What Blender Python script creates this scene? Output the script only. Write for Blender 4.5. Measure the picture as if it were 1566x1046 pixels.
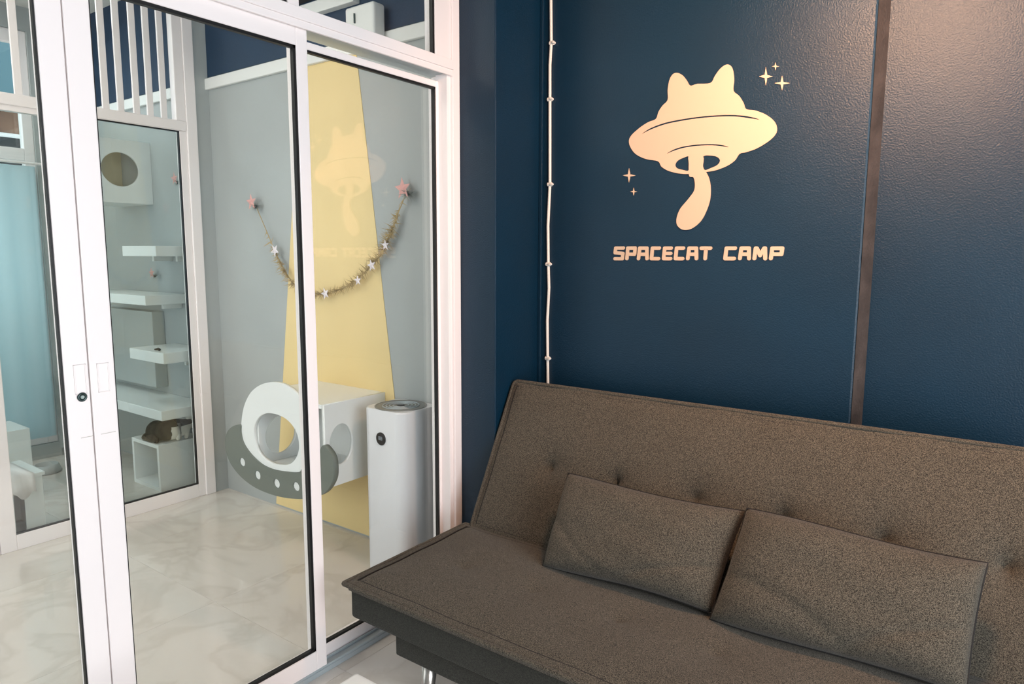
import bpy, bmesh, math, random
from mathutils import Vector, Matrix
random.seed(7)
D = bpy.data
for o in list(D.objects): D.objects.remove(o, do_unlink=True)
SC = bpy.context.scene
COL = SC.collection
PI = math.pi
R = math.radians

# ------------------------------------------------------------------ camera
CAM = Vector((1.8, 0.0, 1.42))
YAW, PITCH, ROLL, F = R(35.92), R(7.28), R(0.213), 1054.7
fw = Vector((-math.sin(YAW)*math.cos(PITCH), math.cos(YAW)*math.cos(PITCH), -math.sin(PITCH)))
rt0 = Vector((math.cos(YAW), math.sin(YAW), 0)); up0 = rt0.cross(fw)
rt = math.cos(ROLL)*rt0 + math.sin(ROLL)*up0
up = -math.sin(ROLL)*rt0 + math.cos(ROLL)*up0
cd = D.cameras.new('camera'); cam = D.objects.new('camera', cd); COL.objects.link(cam)
cd.sensor_width = 36.0; cd.lens = 36.0*F/1566.0; cd.clip_start = 0.02
cam.matrix_world = Matrix(((rt.x, up.x, -fw.x, CAM.x), (rt.y, up.y, -fw.y, CAM.y), (rt.z, up.z, -fw.z, CAM.z), (0, 0, 0, 1)))
SC.camera = cam

# measuring aid: where the sight line of a photo point meets the real plane x/y/z = v
def at(px, py, ax, v):
    d = fw + rt*((px-783)/F) + up*((523-py)/F)
    t = (v-CAM[ax])/d[ax]
    return CAM + d*t

# ------------------------------------------------------------------ world, lights, exposure
w = D.worlds.new('world'); SC.world = w; w.use_nodes = True
wn = w.node_tree.nodes; wl = w.node_tree.links
bg = wn['Background']; bg.inputs[1].default_value = 2.8
bg.inputs[0].default_value = (0.80, 0.92, 1.0, 1)

def area(name, loc, target, sx, sy, power, col):
    l = D.lights.new(name, 'AREA'); l.shape = 'RECTANGLE'; l.size = sx; l.size_y = sy
    l.energy = power; l.color = col
    o = D.objects.new(name, l); COL.objects.link(o); o.location = loc
    o.rotation_euler = (Vector(target)-Vector(loc)).to_track_quat('-Z', 'Y').to_euler()
    return o
area('daylight_right_window', (3.5, 0.35, 1.45), (0, 0.75, 1.2), 1.9, 2.1, 98, (0.96, 0.97, 1.0))
area('front_fill', (1.6, -2.9, 1.6), (1.2, 2, 1.1), 2.6, 2.2, 12, (0.88, 0.96, 1.0))  # added fill light inside the closed front wall, no opening behind it
area('daylight_playroom_front', (-1.6, -2.9, 1.7), (-1.4, 2, 1.0), 3.0, 2.2, 82, (1.0, 0.97, 0.93))
area('ceiling_light_playroom', (-1.0, 0.4, 2.93), (-1.0, 0.4, 0), 0.6, 0.6, 22, (1.0, 0.92, 0.82))
area('ceiling_light_nook', (-2.8, 1.2, 2.93), (-2.8, 1.2, 0), 0.5, 0.5, 12, (0.92, 1.0, 1.0))
sp = D.lights.new('warm_ceiling_lamp', 'AREA'); sp.shape = 'DISK'; sp.size = 0.30; sp.energy = 46; sp.color = (1.0, 0.56, 0.33)
so = D.objects.new('warm_ceiling_lamp', sp); COL.objects.link(so); so.location = (1.50, 1.50, 2.40)
so.rotation_euler = (Vector((1.60, 2.425, 1.85))-so.location).to_track_quat('-Z', 'Y').to_euler()
SC.view_settings.view_transform = 'Standard'; SC.view_settings.look = 'None'
SC.view_settings.exposure = 0.0; SC.view_settings.gamma = 1.0
SC.view_settings.use_curve_mapping = False

# ------------------------------------------------------------------ materials
def lin(c):
    return tuple(((v/255.0)/12.92 if v/255.0 <= 0.04045 else ((v/255.0+0.055)/1.055)**2.4) for v in c)
def mat(name, rgb, rough=0.5, metal=0.0, bump=0.0, bscale=60, var=0.0, vscale=6, spec=None, bdist=0.01):
    m = D.materials.new(name); m.use_nodes = True
    n = m.node_tree.nodes; l = m.node_tree.links; b = n['Principled BSDF']
    c = lin(rgb) + (1,)
    b.inputs['Base Color'].default_value = c
    b.inputs['Roughness'].default_value = rough; b.inputs['Metallic'].default_value = metal
    if spec is not None: b.inputs['Specular IOR Level'].default_value = spec
    g = n.new('ShaderNodeNewGeometry')
    if var > 0:
        t = n.new('ShaderNodeTexNoise'); t.inputs['Scale'].default_value = vscale; t.inputs['Detail'].default_value = 6
        l.new(g.outputs['Position'], t.inputs['Vector'])
        r = n.new('ShaderNodeValToRGB'); r.color_ramp.elements[0].position = 0.3; r.color_ramp.elements[1].position = 0.7
        r.color_ramp.elements[0].color = tuple(v*(1-var) for v in c[:3])+(1,)
        r.color_ramp.elements[1].color = tuple(min(1, v*(1+var)) for v in c[:3])+(1,)
        l.new(t.outputs['Fac'], r.inputs['Fac']); l.new(r.outputs['Color'], b.inputs['Base Color'])
    if bump > 0:
        t = n.new('ShaderNodeTexNoise'); t.inputs['Scale'].default_value = bscale; t.inputs['Detail'].default_value = 4
        l.new(g.outputs['Position'], t.inputs['Vector'])
        q = n.new('ShaderNodeBump'); q.inputs['Strength'].default_value = bump; q.inputs['Distance'].default_value = bdist
        l.new(t.outputs['Fac'], q.inputs['Height']); l.new(q.outputs['Normal'], b.inputs['Normal'])
    return m

def fabric_mat(name, dark, light):
    m = D.materials.new(name); m.use_nodes = True
    n = m.node_tree.nodes; l = m.node_tree.links; b = n['Principled BSDF']
    b.inputs['Roughness'].default_value = 0.95
    b.inputs['Specular IOR Level'].default_value = 0.12
    b.inputs['Sheen Weight'].default_value = 0.10
    tc = n.new('ShaderNodeTexCoord')
    t1 = n.new('ShaderNodeTexNoise'); t1.inputs['Scale'].default_value = 640; t1.inputs['Detail'].default_value = 2
    t2 = n.new('ShaderNodeTexNoise'); t2.inputs['Scale'].default_value = 300; t2.inputs['Detail'].default_value = 3
    mx = n.new('ShaderNodeMath'); mx.operation = 'MULTIPLY_ADD'; mx.inputs[1].default_value = 0.72
    m2 = n.new('ShaderNodeMath'); m2.operation = 'MULTIPLY'; m2.inputs[1].default_value = 0.28
    for t in (t1, t2): l.new(tc.outputs['Object'], t.inputs['Vector'])
    l.new(t2.outputs['Fac'], m2.inputs[0]); l.new(t1.outputs['Fac'], mx.inputs[0]); l.new(m2.outputs[0], mx.inputs[2])
    r = n.new('ShaderNodeValToRGB')
    r.color_ramp.elements[0].position = 0.42; r.color_ramp.elements[0].color = lin(dark)+(1,)
    r.color_ramp.elements[1].position = 0.60; r.color_ramp.elements[1].color = lin(light)+(1,)
    l.new(mx.outputs[0], r.inputs['Fac']); l.new(r.outputs['Color'], b.inputs['Base Color'])
    q = n.new('ShaderNodeBump'); q.inputs['Strength'].default_value = 0.55; q.inputs['Distance'].default_value = 0.002
    l.new(t1.outputs['Fac'], q.inputs['Height']); l.new(q.outputs['Normal'], b.inputs['Normal'])
    return m

def glass_mat(name, tint, extra=1.0):
    m = D.materials.new(name); m.use_nodes = True
    n = m.node_tree.nodes; l = m.node_tree.links; n.remove(n['Principled BSDF'])
    out = n['Material Output']
    a = n.new('ShaderNodeBsdfTransparent'); a.inputs[0].default_value = tint+(1,)
    g = n.new('ShaderNodeBsdfGlossy'); g.inputs['Roughness'].default_value = 0.0
    f = n.new('ShaderNodeFresnel')
    ge = n.new('ShaderNodeNewGeometry'); ior = n.new('ShaderNodeMath'); ior.operation = 'MULTIPLY_ADD'   # same index on both faces
    ior.inputs[1].default_value = 1/1.5-1.5; ior.inputs[2].default_value = 1.5
    l.new(ge.outputs['Backfacing'], ior.inputs[0]); l.new(ior.outputs[0], f.inputs[0])
    k = n.new('ShaderNodeMath'); k.operation = 'MULTIPLY'; k.inputs[1].default_value = extra; k.use_clamp = True
    x = n.new('ShaderNodeMixShader')
    l.new(f.outputs[0], k.inputs[0]); l.new(k.outputs[0], x.inputs[0]); l.new(a.outputs[0], x.inputs[1]); l.new(g.outputs[0], x.inputs[2])
    l.new(x.outputs[0], out.inputs['Surface'])
    return m

def marble_mat():
    m = D.materials.new('marble'); m.use_nodes = True
    n = m.node_tree.nodes; l = m.node_tree.links; b = n['Principled BSDF']
    b.inputs['Roughness'].default_value = 0.13
    g = n.new('ShaderNodeNewGeometry'); oi = n.new('ShaderNodeObjectInfo')
    s = n.new('ShaderNodeVectorMath'); s.operation = 'SCALE'; s.inputs['Scale'].default_value = 9
    cmb = n.new('ShaderNodeCombineXYZ'); l.new(oi.outputs['Random'], cmb.inputs[2]); l.new(cmb.outputs[0], s.inputs[0])
    ad = n.new('ShaderNodeVectorMath'); l.new(g.outputs['Position'], ad.inputs[0]); l.new(s.outputs[0], ad.inputs[1])
    t = n.new('ShaderNodeTexNoise'); t.inputs['Scale'].default_value = 3.0; t.inputs['Detail'].default_value = 9; t.inputs['Distortion'].default_value = 0.7
    l.new(ad.outputs[0], t.inputs['Vector'])
    r = n.new('ShaderNodeValToRGB'); e = r.color_ramp.elements
    e[0].position = 0.30; e[0].color = lin((212, 205, 197))+(1,)
    e[1].position = 0.70; e[1].color = lin((222, 215, 207))+(1,)
    for p, c in ((0.42, (216, 209, 201)), (0.485, (208, 200, 191)), (0.54, (219, 212, 204))):
        x = e.new(p); x.color = lin(c)+(1,)
    l.new(t.outputs['Fac'], r.inputs['Fac']); l.new(r.outputs['Color'], b.inputs['Base Color'])
    return m

M = dict(
    white=mat('white_aluminium', (246, 238, 236), 0.38),
    gasket=mat('black_rubber', (8, 8, 10), 0.5),
    blue=mat('navy_paint', (0, 37, 58), 0.43, bump=0.5, bscale=210, var=0.10, vscale=3, spec=0.42, bdist=0.003),
    putty=mat('worn_filler', (66, 58, 54), 0.5, bump=0.5, bscale=90, var=0.35, vscale=14, bdist=0.004),
    blue2=mat('navy_paint_inner', (20, 48, 74), 0.6, bump=0.1, bscale=60, var=0.08),
    grey=mat('pale_grey_paint', (170, 174, 172), 0.6, bump=0.08, bscale=50, var=0.03, vscale=3),
    yellow=mat('yellow_paint', (234, 208, 150), 0.55, var=0.03, vscale=3),
    whitep=mat('white_paint', (232, 232, 228), 0.6),
    ceil2=mat('shop_ceiling_paint', (92, 92, 92), 0.8),
    ceil=mat('ceiling_paint', (225, 222, 215), 0.8),
    marble=marble_mat(), grout=mat('grout', (196, 190, 182), 0.8),
    board=mat('white_laminate', (234, 236, 234), 0.35),
    grey_board=mat('grey_laminate', (110, 116, 108), 0.5),
    cream=mat('cream_vinyl', (196, 172, 148), 0.55),
    beige=mat('beige_lining', (214, 200, 170), 0.6),
    fabric=fabric_mat('heather_fabric', (35, 33, 29), (107, 100, 88)),
    piping=mat('dark_piping', (30, 28, 26), 0.9, bump=0.4, bscale=500, bdist=0.001),
    base_fabric=fabric_mat('base_fabric', (34, 35, 32), (70, 70, 64)),
    metal=mat('brushed_metal', (190, 186, 180), 0.3, 1.0),
    alu=mat('bare_aluminium', (176, 186, 190), 0.4, 0.25),
    lockm=mat('lock_metal', (70, 84, 84), 0.3, 0.8),
    lockc=mat('lock_core', (190, 205, 200), 0.3, 0.6),
    plastic=mat('white_plastic', (218, 218, 220), 0.35),
    black=mat('black_gloss', (10, 11, 13), 0.15),
    grille=mat('grey_grille', (128, 128, 124), 0.5),
    cable=mat('white_cable', (226, 222, 214), 0.5),
    pink=mat('pink_foil', (222, 164, 156), 0.5), pearl=mat('pearl_foil', (232, 222, 226), 0.35),
    tinsel=mat('straw_tinsel', (170, 146, 96), 0.45), silver=mat('silver_tinsel', (150, 154, 148), 0.35, 0.3),
    catd=mat('tabby_fur', (72, 66, 54), 0.9, bump=0.6, bscale=300, var=0.55, vscale=38, bdist=0.004),
    catw=mat('white_fur', (226, 220, 208), 0.9, bump=0.5, bscale=300, bdist=0.004),
    wood=mat('dark_brown_wood', (74, 60, 50), 0.5, var=0.2, vscale=12),
    curtain=mat('pale_blue_curtain', (226, 240, 242), 0.8),
    steel=mat('grey_bowl', (176, 180, 178), 0.5),
    brick=mat('brown_render', (150, 112, 92), 0.8, var=0.15), roof=mat('teal_roof', (60, 96, 104), 0.6),
    screen=mat('grey_digits', (180, 190, 200), 0.4),
    glass=glass_mat('clear_glass', (0.935, 0.952, 0.955), 1.55),
    glass2=glass_mat('far_glass', (0.94, 0.965, 0.955), 1.0),
)

# ------------------------------------------------------------------ helpers
def link(name, me, m=None, parent=None):
    o = D.objects.new(name, me); COL.objects.link(o)
    if m: me.materials.append(M[m] if isinstance(m, str) else m)
    if parent: o.parent = parent
    return o
def obj(name, bm, m, parent=None, smooth=False):
    me = D.meshes.new(name); bmesh.ops.recalc_face_normals(bm, faces=bm.faces)
    bm.to_mesh(me); bm.free()
    if smooth:
        for p in me.polygons: p.use_smooth = True
    return link(name, me, m, parent)
def tag(o, label=None, cat=None, group=None, kind=None):
    if label: o['label'] = label
    if cat: o['category'] = cat
    if group: o['group'] = group
    if kind: o['kind'] = kind
    return o
def empty(name, loc=(0, 0, 0)):
    o = D.objects.new(name, None); COL.objects.link(o); o.location = loc; o.empty_display_size = 0.1
    return o
def bx(bm, x0, x1, y0, y1, z0, z1, bev=0.0, seg=2):
    t = bmesh.new(); r = bmesh.ops.create_cube(t, size=1)
    for v in t.verts:
        v.co = Vector((x0+(v.co.x+.5)*(x1-x0), y0+(v.co.y+.5)*(y1-y0), z0+(v.co.z+.5)*(z1-z0)))
    if bev > 0: bmesh.ops.bevel(t, geom=list(t.edges), offset=bev, segments=seg, affect='EDGES', profile=0.5)
    me = D.meshes.new('t'); t.to_mesh(me); t.free(); bm.from_mesh(me); D.meshes.remove(me)
def box(name, x0, x1, y0, y1, z0, z1, m, parent=None, bev=0.0, seg=2, off=None):
    bm = bmesh.new()
    if parent is not None and off is None: off = wloc(parent)
    if off is None: off = Vector((0, 0, 0))
    bx(bm, x0-off.x, x1-off.x, y0-off.y, y1-off.y, z0-off.z, z1-off.z, bev, seg)
    return obj(name, bm, m, parent)
def wloc(o):
    v = Vector((0, 0, 0))
    while o is not None: v = v+o.location; o = o.parent
    return v
def tube(bm, pts, r, seg=8, rad=None, closed=False):
    pts = [Vector(p) for p in pts]; n = len(pts); rings = []
    for i, p in enumerate(pts):
        a = pts[(i-1) % n] if (closed or i > 0) else p
        b = pts[(i+1) % n] if (closed or i < n-1) else p
        d = (b-a).normalized()
        u = Vector((0, 0, 1)) if abs(d.z) < 0.9 else Vector((0, 1, 0))
        s = d.cross(u).normalized(); t = s.cross(d)
        rr = rad[i] if rad else r
        rings.append([bm.verts.new(p+s*rr*math.cos(2*PI*k/seg)+t*rr*math.sin(2*PI*k/seg)) for k in range(seg)])
    for i in range(n if closed else n-1):
        A, B = rings[i], rings[(i+1) % n]
        for k in range(seg): bm.faces.new((A[k], A[(k+1) % seg], B[(k+1) % seg], B[k]))
    if not closed:
        bm.faces.new(rings[0]); bm.faces.new(rings[-1])
def lathe(bm, prof, c, seg=32, axis=2, cap=True):
    rings = []
    for r, h in prof:
        ring = []
        for k in range(seg):
            a = 2*PI*k/seg; u, v = r*math.cos(a), r*math.sin(a)
            p = {2: (u, v, h), 1: (u, h, v), 0: (h, u, v)}[axis]
            ring.append(bm.verts.new(Vector(c)+Vector(p)))
        rings.append(ring)
    for A, B in zip(rings, rings[1:]):
        for k in range(seg): bm.faces.new((A[k], A[(k+1) % seg], B[(k+1) % seg], B[k]))
    if cap: bm.faces.new(rings[0]); bm.faces.new(rings[-1])
def smooth_loop(pts, n=6):
    out = []; N = len(pts)
    for i in range(N):
        p0, p1, p2, p3 = pts[i-1], pts[i], pts[(i+1) % N], pts[(i+2) % N]
        for k in range(n):
            t = k/n
            out.append(tuple(0.5*((2*p1[j])+(-p0[j]+p2[j])*t+(2*p0[j]-5*p1[j]+4*p2[j]-p3[j])*t*t+(-p0[j]+3*p1[j]-3*p2[j]+p3[j])*t**3) for j in (0, 1)))
    return out
def plate(name, loops, thick, mapf, m, parent=None):
    """flat plate from 2-D loops (holes inside) with real thickness; mapf(u, v, d) -> point, d from 0 to thick"""
    cu = D.curves.new('c', 'CURVE'); cu.dimensions = '2D'; cu.fill_mode = 'BOTH'; cu.extrude = 0.5
    for lp in loops:
        s = cu.splines.new('POLY'); s.points.add(len(lp)-1); s.use_cyclic_u = True
        for i, (u, v) in enumerate(lp): s.points[i].co = (u, v, 0, 1)
    co = D.objects.new('c', cu); COL.objects.link(co)
    dg = bpy.context.evaluated_depsgraph_get(); dg.update()
    me = D.meshes.new_from_object(co.evaluated_get(dg))
    D.objects.remove(co, do_unlink=True)
    me.name = name; off = wloc(parent) if parent else Vector((0, 0, 0))
    for v in me.vertices: v.co = Vector(mapf(v.co.x, v.co.y, (v.co.z+0.5)*thick))-off
    me.materials.clear()
    o = link(name, me, m, parent)
    bm = bmesh.new(); bm.from_mesh(me); bmesh.ops.remove_doubles(bm, verts=bm.verts, dist=1e-6)
    bmesh.ops.recalc_face_normals(bm, faces=bm.faces); bm.to_mesh(me); bm.free()
    return o
def ell(cx, cy, rx, ry, n=40, a0=0):
    return [(cx+rx*math.cos(a0+2*PI*k/n), cy+ry*math.sin(a0+2*PI*k/n)) for k in range(n)]

# ------------------------------------------------------------------ constants of the place
YB, YI, XP2, XF = 2.425, 2.27, -1.97, -3.55       # blue wall, playroom wall, inner partition, far wall
XR, YF, ZC = 3.6, -3.0, 3.0
S = 'structure'

# ------------------------------------------------------------------ shell
fl = box('floor', XF-.1, XR+.1, YF-.1, 2.6, -0.1, -0.006, 'grout'); tag(fl, kind=S)
tb = bmesh.new(); T = 0.8; bx(tb, 0.0005, T-0.0005, 0.0005, T-0.0005, -0.006, 0.0, 0.0004, 1)
tm = D.meshes.new('tile'); tb.to_mesh(tm); tb.free(); tm.materials.append(M['marble'])
for i in range(10):
    for j in range(8):
        x, y = -3.95+i*T, -3.35+j*T
        if x > XR or x+T < XF: continue
        t = D.objects.new('tile', tm); COL.objects.link(t); t.parent = fl; t.location = (x, y, 0)
tag(box('ceiling', XF-.1, -.05, YF-.1, 2.6, ZC, ZC+.1, 'ceil'), kind=S)
tag(box('ceiling_shop', -.05, XR+.1, YF-.1, 2.6, ZC, ZC+.1, 'ceil2'), kind=S)
# blue wall with a shallow step
wb = bmesh.new()
XS = 1.405
prof = [(0.0, YB), (XS-.006, YB), (XS, YB+.004), (XS+.002, YB+.014), (XS+.016, YB+.060), (XR, YB+.060), (XR, 2.6), (0.0, 2.6)]
lo_ = [wb.verts.new((x, y, 0)) for x, y in prof]; hi_ = [wb.verts.new((x, y, ZC)) for x, y in prof]
for k in range(8): wb.faces.new((lo_[k], lo_[(k+1) % 8], hi_[(k+1) % 8], hi_[k]))
wb.faces.new(lo_); wb.faces.new(hi_)
tag(obj('wall_back', wb, 'blue'), kind=S)
sb = bmesh.new(); pf = [(XS+.0015, YB+.001), (XS+.0255, YB+.061), (XS+.0155, YB+.0605), (XS+.0005, YB+.003)]
lo_ = [sb.verts.new((x, y, 0)) for x, y in pf]; hi_ = [sb.verts.new((x, y, ZC)) for x, y in pf]
for k in range(4): sb.faces.new((lo_[k], lo_[(k+1) % 4], hi_[(k+1) % 4], hi_[k]))
sb.faces.new(lo_); sb.faces.new(hi_)
tag(obj('trim_5', sb, 'putty'), 'worn brown-grey filler strip in the step of the navy wall', kind=S)
tag(box('wall_corner', 0.0, 0.184, 2.119, YB+.005, 0, ZC, 'blue', bev=0.004), kind=S)
# thin bead between the cable and the corner
tag(box('trim_1', 0.184, 0.200, 2.412, YB, 0, ZC, 'blue', bev=0.003), kind=S)
wr = bmesh.new()
bx(wr, XR, XR+.1, YF, -0.7, 0, ZC); bx(wr, XR, XR+.1, 1.35, 2.6, 0, ZC); bx(wr, XR, XR+.1, -0.7, 1.35, 2.5, ZC); bx(wr, XR, XR+.1, -0.7, 1.35, 0, 0.4)
tag(obj('wall_right', wr, 'blue'), kind=S)
wf = bmesh.new()
for a, b in ((XF, -3.2), (-0.2, XR)): bx(wf, a, b, YF-.1, YF, 0, ZC)
bx(wf, XF, XR, YF-.1, YF, 2.7, ZC)
tag(obj('wall_front', wf, 'blue'), kind=S)

# playroom wall: grey below, navy above, yellow beam painted on
wi = box('wall_inner_back', XF, -0.0, YI, 2.6, 0, ZC, 'grey'); tag(wi, kind=S)
box('upper_paint', XF+.002, -0.002, YI-.004, YI, 2.40, ZC, 'blue2', wi)['label'] = 'navy painted band above the rail'
beam = [at(444, 384, 1, YI), at(423, 772, 1, YI), at(548, 105, 1, YI), at(603, 600, 1, YI)]
lx = lambda z: beam[0].x+(beam[1].x-beam[0].x)*(z-beam[0].z)/(beam[1].z-beam[0].z)
rx = lambda z: beam[2].x+(beam[3].x-beam[2].x)*(z-beam[2].z)/(beam[3].z-beam[2].z)
poly = [(lx(0.01), 0.01), (rx(0.01), 0.01), (rx(2.33), 2.33), (lx(2.33), 2.33)]
bo = plate('light_beam_paint', [poly], 0.003, lambda u, v, d: (u, YI-d, v), 'yellow', wi)
bo['label'] = 'pale yellow beam widening towards the floor'
tag(box('trim_2', XF, 0.0, YI-.022, YI, 2.33, 2.39, 'whitep', bev=0.004), kind=S)
# far wall of the nook with its window
wl_ = bmesh.new()
bx(wl_, XF-.1, XF, YF, 0.3, 0, ZC); bx(wl_, XF-.1, XF, 1.96, 2.6, 0, ZC); bx(wl_, XF-.1, XF, 0.3, 1.96, 2.85, ZC)
bx(wl_, XF-.1, XF, 0.3, 1.96, 0, 0.10)
tag(obj('wall_left', wl_, 'grey'), kind=S)
tag(box('baseboard_left', XF, XF+.012, 1.97, YI, 0.0, 0.05, 'grille'), kind=S)
wd = empty('window_3', (XF-.05, 0.3, 0.10)); tag(wd, kind=S)
for a, b, c, d in ((0.3, .36, .1, 2.85), (1.90, 1.96, .1, 2.85), (1.0, 1.05, .1, 2.85), (.36, 1.90, .1, .18), (.36, 1.90, 2.02, 2.10), (.36, 1.90, 2.77, 2.85)):
    box('window_frame', XF-.08, XF-.02, a, b, c, d, 'white', wd, bev=.004)
for a, b, c, d in ((.36, 1.0, .18, 2.02), (1.05, 1.90, .18, 2.02), (.36, 1.0, 2.10, 2.77), (1.05, 1.90, 2.10, 2.77)):
    box('pane', XF-.053, XF-.047, a, b, c, d, 'glass2', wd)
# pale curtain hanging inside that window
cb = bmesh.new(); NN = 90; z0c, z1c = 0.16, 1.98
rows = []
for z in (z0c, z1c):
    rows.append([cb.verts.new((XF+.05+0.007*math.sin(k*0.75), 0.55+k*(1.38/NN), z)) for k in range(NN+1)])
for k in range(NN): cb.faces.new((rows[0][k], rows[0][k+1], rows[1][k+1], rows[1][k]))
cu = obj('curtain', cb, 'curtain', smooth=True)
cmn = M['curtain'].node_tree; tr = cmn.nodes.new('ShaderNodeBsdfTranslucent'); tr.inputs[0].default_value = lin((226, 242, 246))+(1,)
mxs = cmn.nodes.new('ShaderNodeMixShader'); mxs.inputs[0].default_value = 0.6
cmn.links.new(cmn.nodes['Principled BSDF'].outputs[0], mxs.inputs[1]); cmn.links.new(tr.outputs[0], mxs.inputs[2]); cmn.links.new(mxs.outputs[0], cmn.nodes['Material Output'].inputs['Surface'])
sm = cu.modifiers.new('s', 'SOLIDIFY'); sm.thickness = 0.002
tag(cu, 'pale blue translucent curtain over the far window behind the left door', 'curtain')
rd = bmesh.new(); tube(rd, [(XF+.05, .45, 2.0), (XF+.05, 1.99, 2.0)], .009, 10)
tag(obj('curtain_rod', rd, 'white'), 'white rod above the pale blue curtain', 'curtain rod')

# ------------------------------------------------------------------ front partition (plane x = 0)
LZ0, LZ1, GZ0, GZ1 = 0.018, 2.098, 0.092, 2.04
def leaf(name, y0, y1, gy0, gy1, x0=-0.035, x1=0.0, z0=LZ0, z1=LZ1, g0=GZ0, g1=GZ1, gl='glass', k=1.0, gw=0.009, rec=0.012):
    e = empty(name, ((x0+x1)/2, (y0+y1)/2, z0)); tag(e, kind=S)
    box('stile', x0, x1, y0, gy0, z0, z1, 'white', e, bev=0.0025)
    box('stile', x0, x1, gy1, y1, z0, z1, 'white', e, bev=0.0025)
    box('rail', x0, x1, gy0, gy1, g1, z1, 'white', e, bev=0.0025)
    box('rail', x0, x1, gy0, gy1, z0, g0, 'white', e, bev=0.0025)
    xm = x1-rec
    box('glass_pane', xm-.012, xm-.006, gy0-.004, gy1+.004, g0-.004, g1+.004, gl, e)
    gb = bmesh.new(); o = wloc(e)
    for a, b, c, d in ((gy0, gy0+gw*.3, g0, g1), (gy1-gw, gy1, g0, g1), (gy0, gy1, g1-gw, g1), (gy0, gy1, g0, g0+gw)):
        bx(gb, xm-.006-o.x, x1-.003-o.x, a-o.y, b-o.y, c-o.z, d-o.z)
    obj('gasket', gb, 'gasket', e)
    return e
d2 = leaf('door_2', 0.7365, 1.414, 0.794, 1.373)
d1 = leaf('door_1', 0.056, 0.7340, 0.115, 0.680, gw=.004, rec=.009)
# edge strips on the meeting stiles: narrow shadow groove and the raised half
for d, ya, yb_ in ((d1, .700, .7335), (d2, .7370, .768)):
    pass
# recessed finger pulls and the round lock
def pull(d, y, z):
    gb = bmesh.new(); o = wloc(d)
    for a, b, c, e in ((y-.014, y-.0105, z-.036, z+.036), (y+.0105, y+.014, z-.036, z+.036), (y-.014, y+.014, z+.034, z+.036), (y-.014, y+.014, z-.036, z-.034)):
        bx(gb, -.001-o.x, .0035-o.x, a-o.y, b-o.y, c-o.z, e-o.z, .0008, 1)
    bx(gb, -.001-o.x, .0008-o.x, y-.0105-o.y, y+.0105-o.y, z-.034-o.z, z+.034-o.z)
    obj('pull_handle', gb, 'white', d)
pull(d1, 0.714, 1.117); pull(d2, 0.766, 1.114)
for d, y0, y1, z in ((d1, .706, .733, .974), (d2, .752, .786, .974)):
    box('joint_strip', 0, .0012, y0, y1, z-.0012, z, 'grout', d)
p = at(125, 607, 0, 0)
o = wloc(d1)
lb = bmesh.new(); lathe(lb, [(.001, 0), (.0105, 0), (.0115, .003), (.010, .006), (.0065, .006), (.0060, .0035), (.001, .0035)], (p.x-o.x, p.y-o.y, p.z-o.z), 24, 0)
lk = obj('lock', lb, 'lockm', d1, True)
lb = bmesh.new(); lathe(lb, [(.0005, .0035), (.0045, .0035), (.004, .0055), (.0005, .0055)], (p.x-o.x, p.y-o.y, p.z-o.z), 20, 0); obj('lock_core', lb, 'lockc', lk)
d0 = leaf('door_3', -0.62, 0.053, -0.56, -0.01)
# fixed light behind the sliding leaf
XW = -0.045
w1 = leaf('window_1', 1.40, 2.075, 1.44, 2.045-.0, x0=XW-.04, x1=XW, z0=0.02, z1=2.075, g0=0.066, g1=2.052, gw=.008)
# header, jambs, transoms
fr = empty('door_frame', (-.05, 1.2, 0)); tag(fr, kind=S); fr.name = 'trim_3'
box('track_base', -.10, .004, -.65, 2.119, -.0, .018, 'alu', fr, bev=.002)
for x in (-.093, -.040, -.005): box('track_ridge', x, x+.006, -.65, 2.119, .018, .026, 'alu', fr)
box('jamb', -.10, .012, 2.078, 2.119, 0, ZC, 'white', fr, bev=.003)
box('jamb_stop', -.06, .0, 2.058, 2.078, .018, 2.10, 'white', fr, bev=.002)
box('jamb', -.10, .012, -.70, -.65, 0, ZC, 'white', fr, bev=.003)
box('header', -.10, .018, -.65, 2.078, 2.112, 2.148, 'white', fr, bev=.002)
box('header_lip', .004, .014, -.65, 2.078, 2.090, 2.112, 'white', fr, bev=.002)
box('header_groove', -.10, .004, -.65, 2.078, 2.100, 2.112, 'alu', fr)
TZ = 2.72
box('transom_rail', -.08, .010, -.65, 2.078, TZ, TZ+.06, 'white', fr, bev=.003)
for y0, y1 in ((1.345, 1.385), (.66, .70), (-.02, .02)): box('mullion', -.08, .006, y0, y1, 2.148, TZ, 'white', fr, bev=.003)
box('transom_stile', -.05, .004, 1.990, 2.078, 2.148, TZ, 'white', fr, bev=.003)
ti = 2
for y0, y1 in ((1.385, 1.990), (.70, 1.345), (.02, .66), (-.65, -.02)):
    e = empty('window_2' if ti == 2 else 'window_%d' % (ti+2), (-.03, (y0+y1)/2, 2.148)); tag(e, kind=S); ti += 1
    box('glass_pane', -.022, -.016, y0, y1, 2.148, TZ, 'glass', e)
    gb = bmesh.new(); o = wloc(e)
    for a, b, c, d in ((y1-.010, y1, 2.148, TZ), (y0, y1, TZ-.008, TZ), (y0, y1, 2.148, 2.1495)):
        bx(gb, -.016-o.x, .0-o.x, a-o.y, b-o.y, c-o.z, d-o.z)
    obj('gasket', gb, 'gasket', e)
tag(box('wall_partition_top', -.10, .01, -.65, 2.119, TZ+.06, ZC, 'whitep'), kind=S)
tag(box('wall_partition_front', -.10, .01, YF, -.70, 0, ZC, 'whitep'), kind=S)

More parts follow.
